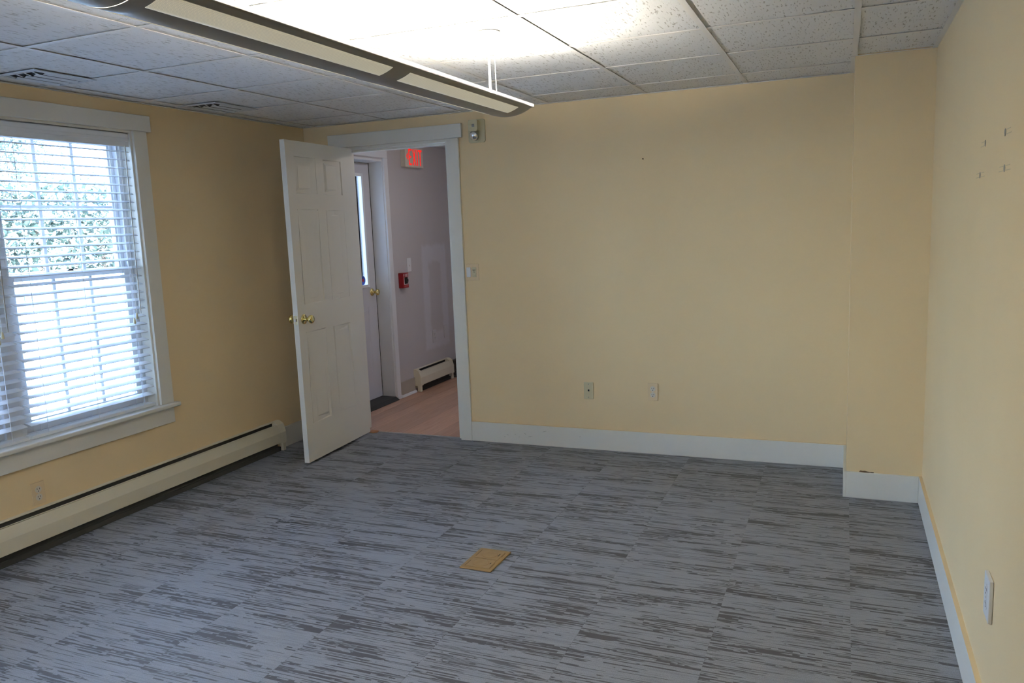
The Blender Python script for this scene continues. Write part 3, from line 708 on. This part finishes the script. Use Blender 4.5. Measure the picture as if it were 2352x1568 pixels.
cl = box('closer_body', (-.050, -.34, 1.925), (-.001, -.10, 1.985), M_fin, d2, bevel=.004)
boxes('closer_arm', [((-.045, -.62, 1.992), (-.037, -.22, 1.998)), ((-.044, -.80, 1.998), (-.030, -.60, 2.004))], M_fin, d2)
struct(prism('trim_5', [(XO+.01, 0), (.035, 0), (.035, .004), (.0, .026), (-.115, .030), (XO+.01, .030)], EY0+.0, EY1-.014, 'y', M_mat))
# hall baseboard bits
struct(box('baseboard_hall', (0, EY1+.0525, 0), (.012, 1.3695, .135), M_hbase, bevel=.001))
struct(prism('trim_6', [(.0122, 0), (.030, 0), (.028, .010), (.020, .018), (.0122, .020)], EY1+.058, 1.368, 'y', M_white))
# unseen ceiling lamp added to brighten the hall, behind the door head
hl = thing('added_hall_lamp', 'round white ceiling lamp, unseen, added to brighten the hall', 'light', (1.1, 1.0, H+.008))
bm = bmesh.new(); lathe(bm, [(.13, 0), (.13, -.02), (.11, -.05), (.05, -.07), (0, -.072)], (0, 0, 0), (0, 0, 1), 32); done(bm, 'added_globe', mat('added hall glow', (.9, .9, .9), .4, emit=24., ecol=(1, .86, .76)), hl, smooth=True)
# exit sign
ex = thing('exit_sign', 'lit EXIT sign with red letters high on the hall wall', 'sign', (0, 1.5165, 2.106), -math.pi/2)
box('housing', (-.160, .0006, -.087), (.160, .052, .087), M_exitb, ex, bevel=.003)
def text(name, s, size, m, parent, loc, sx=1., ext=.001, bold=0.):
    cu = bpy.data.curves.new(name, 'FONT'); cu.body = s; cu.size = size; cu.extrude = ext; cu.offset = bold; cu.align_x = 'CENTER'; cu.align_y = 'CENTER'
    o = bpy.data.objects.new(name+'_curve', cu); COL.objects.link(o)
    dg = bpy.context.evaluated_depsgraph_get(); me = bpy.data.meshes.new_from_object(o.evaluated_get(dg)); bpy.data.objects.remove(o); me.name = name
    me.materials.clear(); me.materials.append(m)
    # text plane xy -> local xz facing +y ; x mirrored so it reads correctly from +y side
    me.transform(Matrix(((-sx, 0, 0, 0), (0, 0, 1, 0), (0, 1, 0, 0), (0, 0, 0, 1))))
    me.flip_normals() if False else None
    o = bpy.data.objects.new(name, me); COL.objects.link(o); o.parent = parent; o.location = loc
    return o
# letters as strokes: world +y is local... local x = world -y after the turn, so reading left-to-right runs along local -x
def stroke(bm, p, q, w, y0, y1):
    p, q = Vector((p[0], 0, p[1])), Vector((q[0], 0, q[1])); d = (q-p).normalized(); n = Vector((-d.z, 0, d.x))*w/2
    c = [p+n, q+n, q-n, p-n]; A = [bm.verts.new((v.x, y0, v.z)) for v in c]; B = [bm.verts.new((v.x, y1, v.z)) for v in c]
    bm.faces.new(A); bm.faces.new(B)
    for k in range(4): kk = (k+1) % 4; bm.faces.new((A[k], A[kk], B[kk], B[k]))
def letter(ch, x, w, h, t, zc=0, y0=.0521, y1=.0535, m=M_exit, parent=ex, nm='letter'):
    bm = bmesh.new(); l, r, tp, bt = x-w/2+t/2, x+w/2-t/2, zc+h/2, zc-h/2
    f = lambda a: -a
    segs = {'E': [((l, bt), (l, tp)), ((l, tp-t/2), (r, tp-t/2)), ((l, zc), (r-.1*w, zc)), ((l, bt+t/2), (r, bt+t/2))], 'X': [((l, bt), (r, tp)), ((l, tp), (r, bt))], 'I': [((x, bt), (x, tp))], 'T': [((x, bt), (x, tp)), ((l-t/2, tp-t/2), (r+t/2, tp-t/2))],
            'F': [((l, bt), (l, tp)), ((l, tp-t/2), (r, tp-t/2)), ((l, zc), (r-.1*w, zc))], 'R': [((l, bt), (l, tp)), ((l, tp-t/2), (r, tp-t/2)), ((r, tp), (r, zc)), ((l, zc), (r, zc)), ((l+t/2, zc), (r, bt))], '<': [((r, tp), (l, zc)), ((l, zc), (r, bt))]}[ch]
    for p, q in segs: stroke(bm, (-p[0], p[1]), (-q[0], q[1]), t, y0, y1)
    return done(bm, nm, m, parent)
letter('<', -.128, .035, .052, .011, zc=.004, nm='arrow')
letter('E', -.074, .058, .140, .0155); letter('X', -.003, .064, .140, .0155); letter('I', .051, .0155, .140, .0155); letter('T', .104, .062, .140, .0155)
# fire alarm pull station
fa = thing('fire_alarm', 'red fire alarm pull box on the grey hall wall', 'alarm', (0, 1.2455, 1.031), -math.pi/2)
box('alarm_box', (-.046, .0006, -.066), (.046, .050, .066), M_red, fa, bevel=.003)
for ch, x in zip('FIRE', (-.030, -.010, .010, .030)): letter(ch, x, .0145, .026, .0038, zc=.045, y0=.0502, y1=.0512, m=M_text, parent=fa)
hd = box('pull_bar', (-.028, .0502, -.012), (.028, .060, .010), M_slot, fa, bevel=.002)
boxes('handle_recess', [((-.031, .0501, -.030), (.031, .0508, .026))], M_slot, fa)
boxes('handle_rim', [((-.034, .0501, -.036), (-.031, .0530, .028)), ((.031, .0501, -.036), (.034, .0530, .028)), ((-.034, .0501, -.036), (.034, .0530, -.031))], M_text, fa)
box('instruction_label', (-.030, .0502, -.054), (.030, .0509, -.044), mat('faded red print', (.55, .12, .11), .5), fa)
p = plate('light_switch', 'white light switch above the red fire alarm in the hall', 'switch', 'left', (0, 1.395, 1.159), .072, .122, m=M_white)
box('toggle', (-.005, .0055, -.012), (.005, .016, .002), M_white, p, bevel=.001)
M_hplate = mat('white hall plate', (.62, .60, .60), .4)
p = plate('outlet', 'white duplex outlet low on the hall wall above the heater', 'outlet', 'left', (0, 1.80, .455), .075, .120, m=M_hplate); duplex(p, .006, M_hplate)
p = plate('blank_plate', 'blank white cover plate on the hall wall, right of the outlet', 'wall plate', 'left', (0, 2.046, .472), .090, .125, m=M_hplate)
for sz_ in (.042, -.042): screw(p, 0, sz_, .006, M_hplate)
# dark stacked bricks at the end of the hall heater
bk = thing('brick_stack', 'dark rough bricks stacked past the short hall heater', 'bricks', (0, 2.14, 0))
box('slab', (.002, -.055, .0), (.26, .34, .018), M_brick, bk, bevel=.002)
for r_ in range(3):
    for c_ in range(3):
        if r_ == 2 and c_ == 2: continue
        jx = random.uniform(-.004, .004)
        box('brick', (.004+c_*.068+(r_ % 2)*.02+jx, -.035+r_*.006, .019+r_*.050), (.068+c_*.068+(r_ % 2)*.02+jx, .15, .065+r_*.050), M_brick, bk, bevel=.003)

# ------------------------------------------------------------------ outdoors
gr = struct(boxes('ground', [((-60, -60, -.75), (-1.2, 70, -.6)), ((-1.2, -60, -.75), (XO-.001, 70, -.45)), ((XO-.001, -60, -.75), (60, YB-.13, -.45))], M_ground))
def tree(x, y, h, r, n, label, seed):
    random.seed(seed)
    t = thing('tree', label, 'tree', (x, y, -.6))
    bm = bmesh.new(); cyl(bm, (0, 0, 0), (0.1, 0, h*.6), .22, .10, 10)
    for k in range(5):
        a = k*1.3; cyl(bm, (0, 0, h*(.25+.07*k)), (math.cos(a)*r*.6, math.sin(a)*r*.6, h*(.5+.08*k)), .07, .03, 6)
    done(bm, 'trunk', M_bark, t)
    V, F = [], []
    cl_ = [(Vector((random.gauss(0, r*.45), random.gauss(0, r*.45), h*random.uniform(.25, .95))), random.uniform(.5, 1.)) for _ in range(34)]
    for i in range(n):
        c, s_ = random.choice(cl_); p_ = c+Vector([random.gauss(0, .30*s_*r/1.8) for _ in range(3)])
        q_ = Matrix.Rotation(random.uniform(0, 6.28), 3, Vector((random.gauss(0, 1), random.gauss(0, 1), random.gauss(0, 1))).normalized())
        s2 = random.uniform(.045, .095); b_ = len(V)
        for u, v in ((-s2, 0), (0, -s2*.6), (s2, 0), (0, s2*.6)): V.append(p_+q_ @ Vector((u, v, .02 if u == 0 else 0)))
        F.append((b_, b_+1, b_+2, b_+3))
    me = bpy.data.meshes.new('foliage'); me.from_pydata(V, [], F); o = link('foliage', me, M_leaf, t); o['kind'] = 'stuff'
tree(-19, 6, 6.5, 2.4, 11000, 'leafy green tree outside the left part of the window', 1)
tree(-24, 15.5, 7.5, 2.8, 11000, 'leafy green tree outside the right part of the window', 2)
tree(-15.2, 23.5, 7, 2.6, 9000, 'leafy green tree seen through the glass of the exterior door', 3)
random.seed(11)
hg = thing('hedge', 'long dense green hedge added across the paved yard to screen low daylight', 'hedge', (-14.6, 7, -.6), .12)  # added to block bright low daylight from beyond the yard
V, F = [], []
for i in range(36000):
    p_ = Vector((random.gauss(0, .45), random.uniform(-14, 9), 3.6*random.random()**.8)); s2 = random.uniform(.05, .13); b_ = len(V)
    q_ = Matrix.Rotation(random.uniform(0, 6.28), 3, Vector((random.gauss(0, 1), random.gauss(0, 1), random.gauss(0, 1))).normalized())
    for u, v in ((-s2, 0), (0, -s2*.6), (s2, 0), (0, s2*.6)): V.append(p_+q_ @ Vector((u, v, 0)))
    F.append((b_, b_+1, b_+2, b_+3))
me = bpy.data.meshes.new('foliage'); me.from_pydata(V, [], F); o = link('foliage', me, M_leaf, hg); o['kind'] = 'stuff'
boxes('stems', [((-.05, y_, 0), (.05, y_+.1, 2.6)) for y_ in range(-14, 9)], M_bark, hg)['kind'] = 'stuff'
sh = thing('shed', 'low blue grey shed seen through the lower window sash', 'shed', (-10.6, 5.0, -.6), .12)
box('shed_body', (-1.5, -3.5, 0), (1.5, 2.6, 1.25), M_shed, sh)
prism('shed_roof', [(-1.7, 1.26), (1.7, 1.26), (1.3, 1.5), (-1.3, 1.5)], -3.7, 2.8, 'y', M_bark if False else M_shed, sh)
box('shed_door', (1.501, -1.1, .05), (1.54, -.2, 1.0), M_white, sh)
